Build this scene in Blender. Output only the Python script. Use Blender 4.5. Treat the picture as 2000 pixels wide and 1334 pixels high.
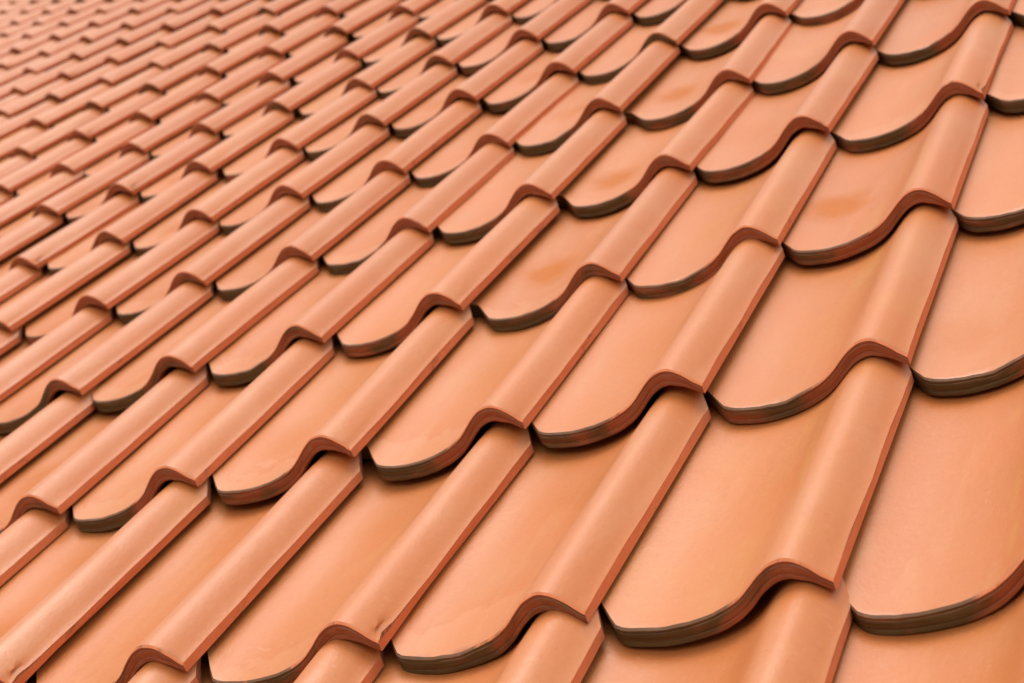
import bpy, math, random
import numpy as np
from mathutils import Matrix, Vector, noise

# ------------------------------------------------------------------ clearing
for o in list(bpy.data.objects):
    bpy.data.objects.remove(o)
S = bpy.context.scene
C = S.collection
W = 0.20                    # cover width of one tile, metres
A = 1.79969                 # exposed length of a tile, in widths
PITCH = math.radians(47.055)
ORIGIN = Vector((0, 0, 5.2))           # roof reference point above the ground
ROT = Matrix.Rotation(PITCH, 3, 'X')   # roof frame (x along the eaves, y up the slope, z out) -> world

# ------------------------------------------------------------------ camera
cam_d = bpy.data.cameras.new('camera')
cam = bpy.data.objects.new('camera', cam_d); C.objects.link(cam); S.camera = cam
cx = ROT @ Vector((0.88212825, 0.32089423, -0.34478491))
cdn = ROT @ Vector((-0.1799403, -0.44689397, -0.87630318))
cf = ROT @ Vector((-0.43528293, 0.8350525, -0.33647599))
cl = ORIGIN + ROT @ (Vector((1.874464, -5.318012, 3.311276)) * W)
cam.matrix_world = Matrix(((cx.x, -cdn.x, -cf.x, cl.x), (cx.y, -cdn.y, -cf.y, cl.y), (cx.z, -cdn.z, -cf.z, cl.z), (0, 0, 0, 1)))
cam_d.sensor_width = 36; cam_d.lens = 3420.53 / 2000 * 36
cam_d.clip_start = 0.02; cam_d.clip_end = 400
cam_d.dof.use_dof = True
cam_d.dof.focus_distance = 1.5
cam_d.dof.aperture_fstop = 10

# ------------------------------------------------------------------ world, sun, exposure
SUN_DIR = Vector((-0.06, -0.26, 0.96)).normalized()       # towards the sun
wd = bpy.data.worlds.new("World"); S.world = wd; wd.use_nodes = True
wn, wl = wd.node_tree.nodes, wd.node_tree.links
wn.clear()
sky = wn.new('ShaderNodeTexSky'); sky.sky_type = 'NISHITA'; sky.sun_disc = False
sky.sun_elevation = math.asin(SUN_DIR.z)
sky.sun_rotation = math.atan2(SUN_DIR.x, SUN_DIR.y)
sky.air_density = 1.0; sky.dust_density = 2.5; sky.ozone_density = 1.0
hsv = wn.new('ShaderNodeHueSaturation'); hsv.inputs['Saturation'].default_value = 0.05   # thin white overcast
bg = wn.new('ShaderNodeBackground'); bg.inputs['Strength'].default_value = 0.15
wo = wn.new('ShaderNodeOutputWorld')
wl.new(sky.outputs[0], hsv.inputs['Color']); wl.new(hsv.outputs[0], bg.inputs[0]); wl.new(bg.outputs[0], wo.inputs[0])
sd = bpy.data.lights.new('sun', 'SUN'); sd.energy = 1.1; sd.angle = math.radians(45); sd.color = (1.0, 0.93, 0.83)
sun = bpy.data.objects.new('sun', sd); C.objects.link(sun)
sun.rotation_euler = SUN_DIR.to_track_quat('Z', 'Y').to_euler(); sun.location = (-3, 0, 12)
S.view_settings.view_transform = 'Standard'; S.view_settings.look = 'None'
S.view_settings.gamma = 1.0; S.view_settings.use_curve_mapping = False
S.view_settings.exposure = 0.68
S.render.engine = 'CYCLES'

# ------------------------------------------------------------------ materials
class NT:
    def __init__(s, name):
        s.m = bpy.data.materials.new(name); s.m.use_nodes = True
        s.n = s.m.node_tree.nodes; s.l = s.m.node_tree.links
        s.b = s.n['Principled BSDF']
    def new(s, t, **k):
        n = s.n.new(t)
        for a, v in k.items(): setattr(n, a, v)
        return n
    def put(s, sock, v):
        if isinstance(v, bpy.types.NodeSocket): s.l.new(v, sock)
        else: sock.default_value = v
    def math(s, op, a, b=0.0, c=None, clamp=False):
        n = s.new('ShaderNodeMath', operation=op, use_clamp=clamp)
        s.put(n.inputs[0], a); s.put(n.inputs[1], b)
        if c is not None: s.put(n.inputs[2], c)
        return n.outputs[0]
    def vmath(s, op, a, b):
        n = s.new('ShaderNodeVectorMath', operation=op); s.put(n.inputs[0], a); s.put(n.inputs[1], b)
        return n.outputs[0]
    def mix(s, f, a, b, mode='MIX'):
        n = s.new('ShaderNodeMix', data_type='RGBA', blend_type=mode)
        s.put(n.inputs[0], f); s.put(n.inputs[6], a); s.put(n.inputs[7], b)
        return n.outputs[2]
    def noise(s, vec, scale, detail=3.0, rough=0.5, dist=0.0):
        n = s.new('ShaderNodeTexNoise'); s.put(n.inputs['Vector'], vec)
        n.inputs['Scale'].default_value = scale; n.inputs['Detail'].default_value = detail
        n.inputs['Roughness'].default_value = rough; n.inputs['Distortion'].default_value = dist
        return n.outputs['Fac']
    def ramp(s, v, lo, hi, a=0.0, b=1.0):
        n = s.new('ShaderNodeMapRange', interpolation_type='SMOOTHSTEP')
        s.put(n.inputs[0], v); s.put(n.inputs[1], lo); s.put(n.inputs[2], hi); s.put(n.inputs[3], a); s.put(n.inputs[4], b)
        return n.outputs[0]
    def tile_random(s):
        """one random number per tile, as a separate object or as an island of the far mass; returns value, xy socket pieces and offset vectors"""
        o = s.new('ShaderNodeObjectInfo'); g = s.new('ShaderNodeNewGeometry')
        r = s.math('FRACT', s.math('ADD', o.outputs['Random'], g.outputs['Random Per Island']))
        uv = s.new('ShaderNodeUVMap', uv_map='UVMap').outputs[0]
        comb = s.new('ShaderNodeCombineXYZ')
        s.put(comb.inputs[0], s.math('MULTIPLY', r, 37.7)); s.put(comb.inputs[1], s.math('MULTIPLY', r, 91.3)); s.put(comb.inputs[2], s.math('MULTIPLY', r, 53.1))
        v = s.vmath('ADD', uv, comb.outputs[0])
        return r, uv, v
    def rnd(s, r, k):
        return s.math('FRACT', s.math('MULTIPLY', r, k))

def stretch(t, v, x, y):
    return t.vmath('MULTIPLY', v, (x, y, 1.0))

def mat_face():
    t = NT('terracotta_face')
    r, uv, v = t.tile_random()
    sx = t.new('ShaderNodeSeparateXYZ'); t.put(sx.inputs[0], uv); ux, uy = sx.outputs[0], sx.outputs[1]
    base = t.mix(t.rnd(r, 7.31), (0.490, 0.149, 0.036, 1), (0.530, 0.174, 0.048, 1))
    # cloudy firing variation, long soft streaks down the slope
    cloud = t.noise(stretch(t, v, 2.2, 1.1), 1.0, 3, 0.55, 0.6)
    base = t.mix(t.ramp(cloud, 0.42, 0.75, 0, 0.55), base, (0.515, 0.143, 0.025, 1))
    base = t.mix(t.ramp(cloud, 0.50, 0.25, 0, 0.50), base, (0.540, 0.205, 0.070, 1))
    streak = t.noise(stretch(t, v, 7.0, 0.9), 1.0, 3, 0.5, 0.4)
    och = t.math('MULTIPLY', t.ramp(streak, 0.54, 0.64), t.math('MAXIMUM', t.new('ShaderNodeAttribute', attribute_type='OBJECT', attribute_name='ochre_runs').outputs['Fac'], t.ramp(t.rnd(r, 13.7), 0.4, 0.9, 0, 0.7)))
    flank = t.math('MULTIPLY', t.ramp(ux, -0.62, -0.42), t.ramp(ux, -0.12, -0.26))
    base = t.mix(t.math('MULTIPLY', och, t.math('MULTIPLY', flank, 0.55)), base, (0.540, 0.225, 0.046, 1))
    pale = t.math('MULTIPLY', t.ramp(streak, 0.46, 0.30), 0.35)
    base = t.mix(pale, base, (0.530, 0.215, 0.075, 1))
    # broad ochre wash near the right flank of a few tiles
    wash = t.noise(stretch(t, v, 1.6, 1.3), 1.0, 2, 0.5, 0.3)
    wm = t.math('MULTIPLY', t.ramp(wash, 0.56, 0.68), t.ramp(t.rnd(r, 29.9), 0.55, 0.75))
    base = t.mix(t.math('MULTIPLY', wm, 0.5), base, (0.520, 0.185, 0.040, 1))
    # round kiln bloom in the middle of the pan on some tiles
    dv = t.noise(v, 3.2, 3, 0.6)
    dx = t.math('DIVIDE', t.math('ADD', ux, 0.78), 0.24)
    kb = t.new('ShaderNodeAttribute', attribute_type='OBJECT', attribute_name='kiln_bloom').outputs['Fac']
    ky = t.new('ShaderNodeAttribute', attribute_type='OBJECT', attribute_name='bloom_height').outputs['Fac']
    cyy = t.math('ADD', t.math('ADD', t.math('MULTIPLY', t.math('MULTIPLY', t.rnd(r, 17.3), 0.55), t.math('SUBTRACT', 1.0, kb)), t.math('MULTIPLY', 0.45, t.math('SUBTRACT', 1.0, kb))), ky)
    dy = t.math('DIVIDE', t.math('SUBTRACT', uy, cyy), 0.36)
    d = t.math('SQRT', t.math('ADD', t.math('MULTIPLY', dx, dx), t.math('MULTIPLY', dy, dy)))
    d = t.math('ADD', d, t.math('MULTIPLY', t.math('SUBTRACT', dv, 0.5), 1.0))
    bl = t.math('MULTIPLY', t.ramp(d, 1.05, 0.25), t.math('MAXIMUM', kb, t.ramp(t.rnd(r, 23.1), 0.70, 0.85, 0, 0.6)))
    base = t.mix(t.math('MULTIPLY', bl, 0.75), base, (0.450, 0.124, 0.010, 1))
    # sparse specks, pits, rubbed marks
    sp = t.noise(v, 46.0, 2, 0.5)
    base = t.mix(t.ramp(sp, 0.755, 0.80, 0, 0.55), base, (0.30, 0.085, 0.035, 1))
    fine = t.noise(stretch(t, v, 60, 22), 1.0, 3, 0.6)
    base = t.mix(t.ramp(fine, 0.3, 0.7, 0.0, 0.10), base, (0.42, 0.12, 0.05, 1))
    grit = t.noise(v, 30.0, 5, 0.75)
    base = t.mix(t.ramp(grit, 0.44, 0.30, 0, 0.28), base, (0.36, 0.10, 0.035, 1))
    base = t.mix(t.ramp(grit, 0.57, 0.70, 0, 0.24), base, (0.62, 0.30, 0.16, 1))
    # tide lines where rain ran off and dried above the lower end
    tn = t.noise(stretch(t, v, 3.0, 3.0), 1.0, 4, 0.6)
    tl = t.math('ADD', uy, t.math('MULTIPLY', t.math('SUBTRACT', tn, 0.5), 0.9))
    tl = t.math('SUBTRACT', tl, t.math('MULTIPLY', t.math('ADD', ux, 0.7), 0.35))
    tm = t.math('MULTIPLY', t.ramp(ux, -0.25, -0.42), t.ramp(t.rnd(r, 31.7), 0.25, 0.6))
    base = t.mix(t.math('MULTIPLY', t.ramp(tl, 0.27, 0.235), t.math('MULTIPLY', tm, 0.22)), base, (0.62, 0.29, 0.15, 1))
    rim = t.math('MULTIPLY', t.ramp(t.math('ABSOLUTE', t.math('SUBTRACT', tl, 0.27)), 0.018, 0.0), tm)
    base = t.mix(t.math('MULTIPLY', rim, 0.30), base, (0.46, 0.12, 0.035, 1))
    # grime creeping along the sides and lower end
    gr = t.noise(v, 12.0, 4, 0.65)
    edge = t.ramp(uy, 0.05, 0.0)
    base = t.mix(t.math('MULTIPLY', edge, t.ramp(gr, 0.5, 0.62, 0, 0.6)), base, (0.36, 0.11, 0.045, 1))
    t.put(t.b.inputs['Base Color'], base)
    t.put(t.b.inputs['Roughness'], t.ramp(cloud, 0.3, 0.7, 0.35, 0.45))
    t.put(t.b.inputs['Specular IOR Level'], t.math('MULTIPLY_ADD', bl, -0.45, 0.60))
    t.b.inputs['Sheen Weight'].default_value = 0.0
    bm = t.new('ShaderNodeBump'); bm.inputs['Strength'].default_value = 0.30; bm.inputs['Distance'].default_value = 0.0012
    h = t.math('ADD', t.math('ADD', t.math('MULTIPLY', fine, 0.6), t.math('MULTIPLY', grit, 0.9)), t.math('MULTIPLY', t.noise(stretch(t, v, 7, 2), 1.0, 3, 0.5), 1.4))
    t.put(bm.inputs['Height'], h); t.put(t.b.inputs['Normal'], bm.outputs[0])
    return t.m

def mat_side(arris=False):
    t = NT('worn_arris' if arris else 'terracotta_raw_edge')
    r, uv, v = t.tile_random()
    sx = t.new('ShaderNodeSeparateXYZ'); t.put(sx.inputs[0], uv)
    n = t.noise(stretch(t, v, 14, 6), 1.0, 4, 0.65)
    base = t.mix(n, (0.57, 0.145, 0.046, 1), (0.64, 0.200, 0.072, 1))
    d = t.noise(stretch(t, v, 8, 2.6), 1.0, 4, 0.7)
    base = t.mix(t.ramp(d, 0.58, 0.74, 0, 0.75), base, (0.20, 0.070, 0.035, 1))
    if arris:       # the pan's arris is dirty, the roll's is bare clay
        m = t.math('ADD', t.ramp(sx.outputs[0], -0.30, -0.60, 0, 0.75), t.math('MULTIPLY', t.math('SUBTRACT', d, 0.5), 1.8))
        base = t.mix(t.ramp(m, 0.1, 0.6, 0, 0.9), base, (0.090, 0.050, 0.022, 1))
    t.put(t.b.inputs['Base Color'], base); t.b.inputs['Roughness'].default_value = 0.8
    bm = t.new('ShaderNodeBump'); bm.inputs['Strength'].default_value = 0.5; bm.inputs['Distance'].default_value = 0.0015
    t.put(bm.inputs['Height'], t.noise(stretch(t, v, 40, 14), 1.0, 4, 0.6)); t.put(t.b.inputs['Normal'], bm.outputs[0])
    return t.m

def mat_nose():
    t = NT('weathered_nose')
    r, uv, v = t.tile_random()
    sx = t.new('ShaderNodeSeparateXYZ'); t.put(sx.inputs[0], uv); ux, uy = sx.outputs[0], sx.outputs[1]
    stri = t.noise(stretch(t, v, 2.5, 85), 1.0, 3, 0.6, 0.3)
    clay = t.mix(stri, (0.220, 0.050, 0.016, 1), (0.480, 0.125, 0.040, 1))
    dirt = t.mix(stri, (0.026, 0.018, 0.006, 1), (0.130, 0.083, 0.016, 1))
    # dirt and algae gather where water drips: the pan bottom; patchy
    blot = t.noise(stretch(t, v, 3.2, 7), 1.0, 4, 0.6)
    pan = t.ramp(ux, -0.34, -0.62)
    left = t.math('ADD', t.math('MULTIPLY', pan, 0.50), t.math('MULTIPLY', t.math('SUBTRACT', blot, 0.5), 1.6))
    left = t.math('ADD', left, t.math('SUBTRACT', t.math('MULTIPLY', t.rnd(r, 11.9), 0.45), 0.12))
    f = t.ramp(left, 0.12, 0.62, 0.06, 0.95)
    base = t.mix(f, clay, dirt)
    g = t.noise(stretch(t, v, 6, 20), 1.0, 3, 0.6)
    base = t.mix(t.math('MULTIPLY', t.ramp(g, 0.5, 0.68), t.math('MULTIPLY', f, 0.55)), base, (0.085, 0.062, 0.009, 1))
    ln = t.math('MULTIPLY', t.ramp(t.math('ABSOLUTE', t.math('SUBTRACT', uy, 0.021)), 0.005, 0.001), t.ramp(g, 0.42, 0.6))
    base = t.mix(t.math('MULTIPLY', ln, 0.6), base, (0.34, 0.20, 0.12, 1))
    t.put(t.b.inputs['Base Color'], base); t.b.inputs['Roughness'].default_value = 0.62
    bm = t.new('ShaderNodeBump'); bm.inputs['Strength'].default_value = 0.6; bm.inputs['Distance'].default_value = 0.0016
    t.put(bm.inputs['Height'], t.math('ADD', stri, t.math('MULTIPLY', g, 0.7))); t.put(t.b.inputs['Normal'], bm.outputs[0])
    return t.m

def mat_plain(name, c0, c1, scale, rough):
    t = NT(name)
    tc = t.new('ShaderNodeTexCoord').outputs['Object']
    n = t.noise(tc, scale, 5, 0.6)
    t.put(t.b.inputs['Base Color'], t.mix(n, c0, c1)); t.b.inputs['Roughness'].default_value = rough
    return t.m

M_FACE, M_SIDE, M_NOSE, M_ARRIS = mat_face(), mat_side(), mat_nose(), mat_side(True)
M_FELT = mat_plain('roofing_felt', (0.012, 0.012, 0.014, 1), (0.03, 0.03, 0.033, 1), 30, 0.9)
M_WOOD = mat_plain('batten_timber', (0.10, 0.06, 0.035, 1), (0.20, 0.13, 0.08, 1), 12, 0.85)
M_GROUND = mat_plain('ground_gravel', (0.16, 0.14, 0.12, 1), (0.26, 0.23, 0.19, 1), 0.6, 0.95)

# ------------------------------------------------------------------ setting: the ground far below
gm = bpy.data.meshes.new('ground')
gm.from_pydata([(-300, -300, 0), (300, -300, 0), (300, 300, 0), (-300, 300, 0)], [], [(0, 1, 2, 3)])
gm.materials.append(M_GROUND)
ground = bpy.data.objects.new('ground', gm); C.objects.link(ground); ground['kind'] = 'structure'

# ------------------------------------------------------------------ the roof
roof = bpy.data.objects.new('tiled_roof', None); C.objects.link(roof)
roof.location = ORIGIN; roof.rotation_euler = (PITCH, 0, 0); roof.empty_display_size = 0.3
roof['label'] = 'steep roof of overlapping orange terracotta pantiles with darkened lower edges'
roof['category'] = 'roof'; roof['kind'] = 'thing'

# profile of a pantile's upper face across the slope, measured from its lower right corner, in widths
PX = [-1.14, -1.06, -0.98, -0.915, -0.86, -0.78, -0.70, -0.61, -0.53, -0.46, -0.40, -0.35, -0.31, -0.27, -0.23, -0.19, -0.155, -0.12, -0.085, -0.05, -0.02, 0.0]
PZ = [-0.050, -0.064, -0.080, -0.097, -0.111, -0.122, -0.122, -0.112, -0.094, -0.070, -0.040, -0.004, 0.032, 0.068, 0.096, 0.112, 0.115, 0.104, 0.080, 0.048, 0.016, 0.0]

def catmull(x):
    """smooth z(x) through the measured profile"""
    if x <= PX[0]: return PZ[0]
    if x >= PX[-1]: return PZ[-1]
    i = max(k for k in range(len(PX) - 1) if PX[k] <= x)
    def slope(k):
        a, b = max(k - 1, 0), min(k + 1, len(PX) - 1)
        return (PZ[b] - PZ[a]) / (PX[b] - PX[a])
    h = PX[i + 1] - PX[i]; t = (x - PX[i]) / h
    return ((2*t**3 - 3*t**2 + 1) * PZ[i] + (t**3 - 2*t*t + t) * h * slope(i)
            + (-2*t**3 + 3*t*t) * PZ[i + 1] + (t**3 - t*t) * h * slope(i + 1))

DROP = 0.104      # how far the face sinks below the next tile's nose over one exposure
LEN = A + 0.30

def make_tile(seed, fine):
    """one pantile: face, weathered nose with a bead and a groove, raw clay sides, clipped lower left corner"""
    rs = random.Random(seed)
    off = Vector((rs.uniform(0, 90), rs.uniform(0, 90), rs.uniform(0, 90)))
    xs = []
    if fine:
        for a, b in zip(PX[:-1], PX[1:]):
            xs += [a, (a + b) / 2] if a < -1.0 or a > -0.99 else [a, -0.955, -0.935]
        xs.append(0.0)
    else:
        xs = [PX[k] for k in (0, 3, 5, 7, 9, 11, 13, 15, 16, 18, 20, 21)]
    ys = [0.012, 0.03, 0.055, 0.085, 0.12, 0.16, 0.22, 0.36, 0.55, 0.8, 1.05, 1.3, 1.55, A - 0.04, LEN] if fine else [0.012, 0.5, 1.2, LEN]
    V, F, UV, MI = [], [], [], []
    amp = 0.0045 if fine else 0.0
    tilt_l = rs.uniform(-0.006, 0.006); bow = rs.uniform(-0.006, 0.006)
    loops = []
    for x in xs:
        z0 = catmull(x)
        T = 0.048 + (0.089 - 0.048) * min(1.0, max(0.0, -x / 0.12))
        if x < -0.5: T -= 0.001
        tb = min(T, 0.05)
        cut = min(0.24, 0.009 * math.log(1 + math.exp((-0.908 - x) / 0.009)) * 1.5)
        sec = []      # (y, drop below face, material of the face that starts here, t)
        for y in reversed(ys): sec.append((y, 0.0, 0))
        if fine:
            sec += [(0.0, 0.008, 2), (0.0, 0.016, 2), (0.0035, 0.020, 2), (0.0, 0.025, 2), (0.0, T * 0.62, 2), (0.003, T * 0.68, 2), (0.0, T * 0.74, 2), (0.0, T - 0.006, 2), (0.006, T, 2)]
            sec += [(0.06, T, 2), (0.10, tb, 2), (LEN, tb, 2)]
        else:
            sec += [(0.0, 0.010, 2), (0.0, T, 2), (0.10, T, 2), (LEN, tb, 2)]
        lp = []
        for (y, d, m) in sec:
            near = max(0.0, 1.0 - y / 0.5)
            yy = y + cut * near
            if y > A - 0.3:      # clipped upper right corner
                yy = min(yy, A + 0.035 + max(0.0, -x) * 2.5)
            px, pz = x, z0 - d
            # slow warp of the clay body plus small hand-made unevenness at the nose
            wv = noise.noise(Vector((x * 2.2, yy * 1.1, 0)) + off) * amp
            pz += wv + bow * math.sin(yy / LEN * math.pi) + tilt_l * (x + 0.5)
            if fine and x > -0.03:
                px += noise.noise(Vector((yy * 3.0, 5, 0)) + off) * 0.009 + noise.noise(Vector((yy * 16, 9, d * 20)) + off) * 0.0025
                if seed == 104 and y < 0.3:      # a piece flaked off the corner arris
                    px -= 0.022 * math.exp(-((y - 0.09) / 0.05) ** 2)
            if fine and seed % 4 == 2 and y < 0.03 and d < 0.03:   # nick in the nose
                pz -= 0.010 * math.exp(-((x + 0.62) / 0.05) ** 2)
            if fine and y < 0.02:
                yy += noise.noise(Vector((x * 5, 1, 0)) + off) * 0.008 + noise.noise(Vector((x * 26, 3, d * 25)) + off) * 0.0050
                pz += noise.noise(Vector((x * 22, 7, d * 30)) + off) * 0.0022
            pz -= DROP * yy / A
            lp.append(len(V)); V.append((px * W, yy * W, pz * W)); UV.append((x, y if m == 0 else d))
        loops.append((lp, sec))
    n = len(loops[0][0])
    for k in range(len(loops) - 1):
        a, sec = loops[k]; b = loops[k + 1][0]
        for q in range(n):
            q2 = (q + 1) % n
            F.append((a[q], b[q], b[q2], a[q2]))
            nt = len(ys)
            if q < nt - 1: MI.append(0)
            elif q == nt - 1: MI.append(3)          # rounded arris: raw clay shows
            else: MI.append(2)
    F.append(tuple(reversed(loops[-1][0]))); MI.append(1)
    F.append(tuple(loops[0][0])); MI.append(1)
    return V, F, UV, MI

def fill_mesh(me, V, F, UV, MI):
    me.from_pydata(V, [], F)
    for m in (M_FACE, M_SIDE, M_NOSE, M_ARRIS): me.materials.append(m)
    uvl = me.uv_layers.new(name='UVMap')
    me.polygons.foreach_set('material_index', MI)
    li = np.empty(len(me.loops), np.int32); me.loops.foreach_get('vertex_index', li)
    uva = np.array(UV, np.float32)[li]
    # end caps (sides) run their texture down the slope: use y there
    vy = np.array(V, np.float32)
    for p in me.polygons:
        if p.material_index == 1 and len(p.vertices) > 4:
            for q in p.loop_indices:
                w = vy[li[q]]; uva[q] = (w[2] / W, w[1] / W)
    uvl.data.foreach_set('uv', uva.ravel())
    me.polygons.foreach_set('use_smooth', [True] * len(me.polygons))
    me.update()
    me.set_sharp_from_angle(angle=math.radians(32))

NV = 9
fine_meshes = []
for k in range(NV):
    me = bpy.data.meshes.new('roof_tile'); fill_mesh(me, *make_tile(100 + k, True)); fine_meshes.append(me)
coarse = make_tile(7, False)

# where the laid tiles sit off the regular grid (column, course): along the eaves, up the slope, out of the roof
LAID = {(1, 0): (-0.045, -0.09, -0.02), (1, 1): (-0.03, -0.05, -0.01), (1, 2): (-0.035, -0.015, 0.0), (0, 0): (-0.028, -0.01, -0.0), (-1, 0): (-0.031, -0.02, -0.004), (-2, 0): (0.012, -0.01, -0.03), (-3, 0): (0.007, -0.004, -0.018), (0, 1): (-0.001, -0.005, -0.011), (-1, 1): (0.011, 0.02, 0.035), (-2, 1): (0.044, 0.024, -0.001), (-3, 1): (0.03, 0.03, 0.021), (-4, 1): (0.011, 0.016, 0.014), (-5, 1): (0.021, 0.013, -0.015), (0, 2): (0.001, 0.002, 0.006), (-1, 2): (0.017, 0.007, 0.003), (-2, 2): (0.039, 0.011, -0.017), (-3, 2): (-0.015, 0.006, 0.039), (-4, 2): (-0.031, -0.012, 0.023), (-5, 2): (-0.043, -0.028, 0.014), (-6, 2): (-0.015, -0.007, 0.016), (0, 3): (-0.004, -0.001, -0.0), (-1, 3): (-0.0, 0.01, 0.031), (-2, 3): (0.023, 0.001, -0.023), (-3, 3): (-0.006, 0.007, 0.031), (-4, 3): (-0.012, -0.009, -0.006), (-5, 3): (-0.012, -0.009, -0.004), (-6, 3): (-0.007, -0.005, 0.002), (-7, 3): (0.018, 0.012, -0.007), (-8, 3): (0.007, 0.011, 0.015), (0, 4): (-0.002, -0.003, -0.008), (-1, 4): (0.024, 0.015, 0.035), (-2, 4): (0.05, 0.008, -0.028), (-3, 4): (-0.016, 0.004, 0.039), (-4, 4): (-0.013, -0.015, -0.032), (-5, 4): (-0.003, -0.008, -0.024), (-6, 4): (-0.013, -0.009, -0.002), (-7, 4): (0.017, 0.009, -0.012), (-8, 4): (0.015, 0.015, 0.014), (-9, 4): (0.0, -0.007, -0.025), (-2, 5): (-0.023, -0.019, -0.054), (-3, 5): (-0.031, -0.006, 0.021), (-4, 5): (-0.012, -0.011, -0.027), (-5, 5): (-0.021, -0.016, -0.025), (-6, 5): (-0.008, -0.007, -0.012), (-7, 5): (0.006, -0.003, -0.026), (-8, 5): (-0.037, -0.014, 0.05), (-9, 5): (-0.015, -0.01, 0.009), (-10, 5): (-0.003, -0.001, 0.007), (-4, 6): (-0.003, -0.004, -0.012), (-5, 6): (0.01, 0.006, 0.009), (-6, 6): (0.01, -0.0, -0.025), (-7, 6): (0.035, 0.011, -0.04), (-8, 6): (-0.023, -0.007, 0.036)}

BLOOM = {(0, 2): 0.74, (-2, 3): 0.58, (-2, 2): 0.78, (-2, 4): 0.68, (-2, 5): 0.76}      # tiles with a round kiln mark, height of it
OCHRE = {(0, 1): 1.0, (0, 0): 1.0, (0, 2): 0.8, (0, 3): 0.5, (1, 1): 1.0, (1, 0): 0.8, (-1, 0): 0.5}   # tiles with ochre runs
rnd = random.Random(11)
def place(i, j):
    if (i, j) in LAID:
        dx, dy, dz = LAID[(i, j)]; dz *= 0.6
        if j >= 5: dx, dy, dz = dx * 0.5, dy * 0.5, dz * 0.3
        rnd.random()
    else:
        dx, dy, dz = rnd.gauss(0, 0.015), rnd.gauss(0, 0.018), rnd.gauss(0, 0.004)
    return dx, dy, dz

# which tiles the picture shows
def shown(i, j):
    best = 1e9
    hit = False
    for a in (-1.05, -0.7, -0.3, 0.0):
        for b in (0.0, 0.4, 0.8, 1.0):
            p = ROT @ (Vector((i + a, (j + b) * A, 0.0)) * W) + ORIGIN - cl
            z = p.dot(cf)
            if z < 0.1: continue
            u = 3420.53 * p.dot(cx) / z; v = 3420.53 * p.dot(cdn) / z
            best = min(best, z)
            if abs(u) < 1060 and abs(v) < 730: hit = True
    return hit, best

I0, I1, J0, J1 = -44, 7, -5, 27
cells = []
for j in range(J0, J1):
    for i in range(I0, I1):
        h, z = shown(i, j)
        cells.append((0 if h else 1, z, i, j))
cells.sort()
mass_V, mass_F, mass_UV, mass_MI = [], [], [], []
cV = np.array(coarse[0])
first = True
for rank, (h, z, i, j) in enumerate(cells):
    dx, dy, dz = place(i, j)
    loc = Vector(((i + dx) * W, (j * A + dy) * W, dz * W))
    # turn each tile so its head meets the course above
    up = LAID.get((i, j + 1)); yaw = rnd.gauss(0, 0.004)
    if (i, j) in LAID and up: yaw = -(up[0] - dx) / A * 0.8
    rx, ry = rnd.gauss(0, 0.0015), rnd.gauss(0, 0.004)
    Mx = Matrix.Translation(loc) @ Matrix.Rotation(yaw, 4, 'Z') @ Matrix.Rotation(ry, 4, 'Y') @ Matrix.Rotation(rx, 4, 'X')
    if rank < 298:
        o = bpy.data.objects.new('roof_tile', fine_meshes[rnd.randrange(NV)])
        C.objects.link(o); o.parent = roof; o.matrix_local = Mx
        if (i, j) in BLOOM: o['kiln_bloom'] = 1.0; o['bloom_height'] = BLOOM[(i, j)]
        if (i, j) in OCHRE: o['ochre_runs'] = OCHRE[(i, j)]
    else:
        m = np.array(Mx)
        vv = cV @ m[:3, :3].T + m[:3, 3]
        o0 = len(mass_V); mass_V.extend(map(tuple, vv)); mass_UV.extend(coarse[2]); mass_MI.extend(coarse[3])
        mass_F.extend(tuple(q + o0 for q in f) for f in coarse[1])
me = bpy.data.meshes.new('outer_roof_tiles'); fill_mesh(me, mass_V, mass_F, mass_UV, mass_MI)
o = bpy.data.objects.new('outer_roof_tiles', me); C.objects.link(o); o.parent = roof; o['kind'] = 'stuff'

# felt underneath and the timber battens each course hangs on
def box(name, x0, x1, y0, y1, z0, z1, m):
    v = [(x * W, y * W, z * W) for z in (z0, z1) for x, y in ((x0, y0), (x1, y0), (x1, y1), (x0, y1))]
    b = bpy.data.meshes.new(name)
    b.from_pydata(v, [], [(3, 2, 1, 0), (4, 5, 6, 7), (0, 1, 5, 4), (1, 2, 6, 5), (2, 3, 7, 6), (3, 0, 4, 7)])
    b.materials.append(m)
    o = bpy.data.objects.new(name, b); C.objects.link(o); o.parent = roof
    return o
box('underlay', I0 - 1, I1 - 1, J0 * A, (J1 + 0.1) * A, -0.75, -0.62, M_FELT)
for j in range(J0, J1):
    box('batten', I0 - 1, I1 - 1, (j + 1) * A + 0.10, (j + 1) * A + 0.28, -0.62, -0.36, M_WOOD)
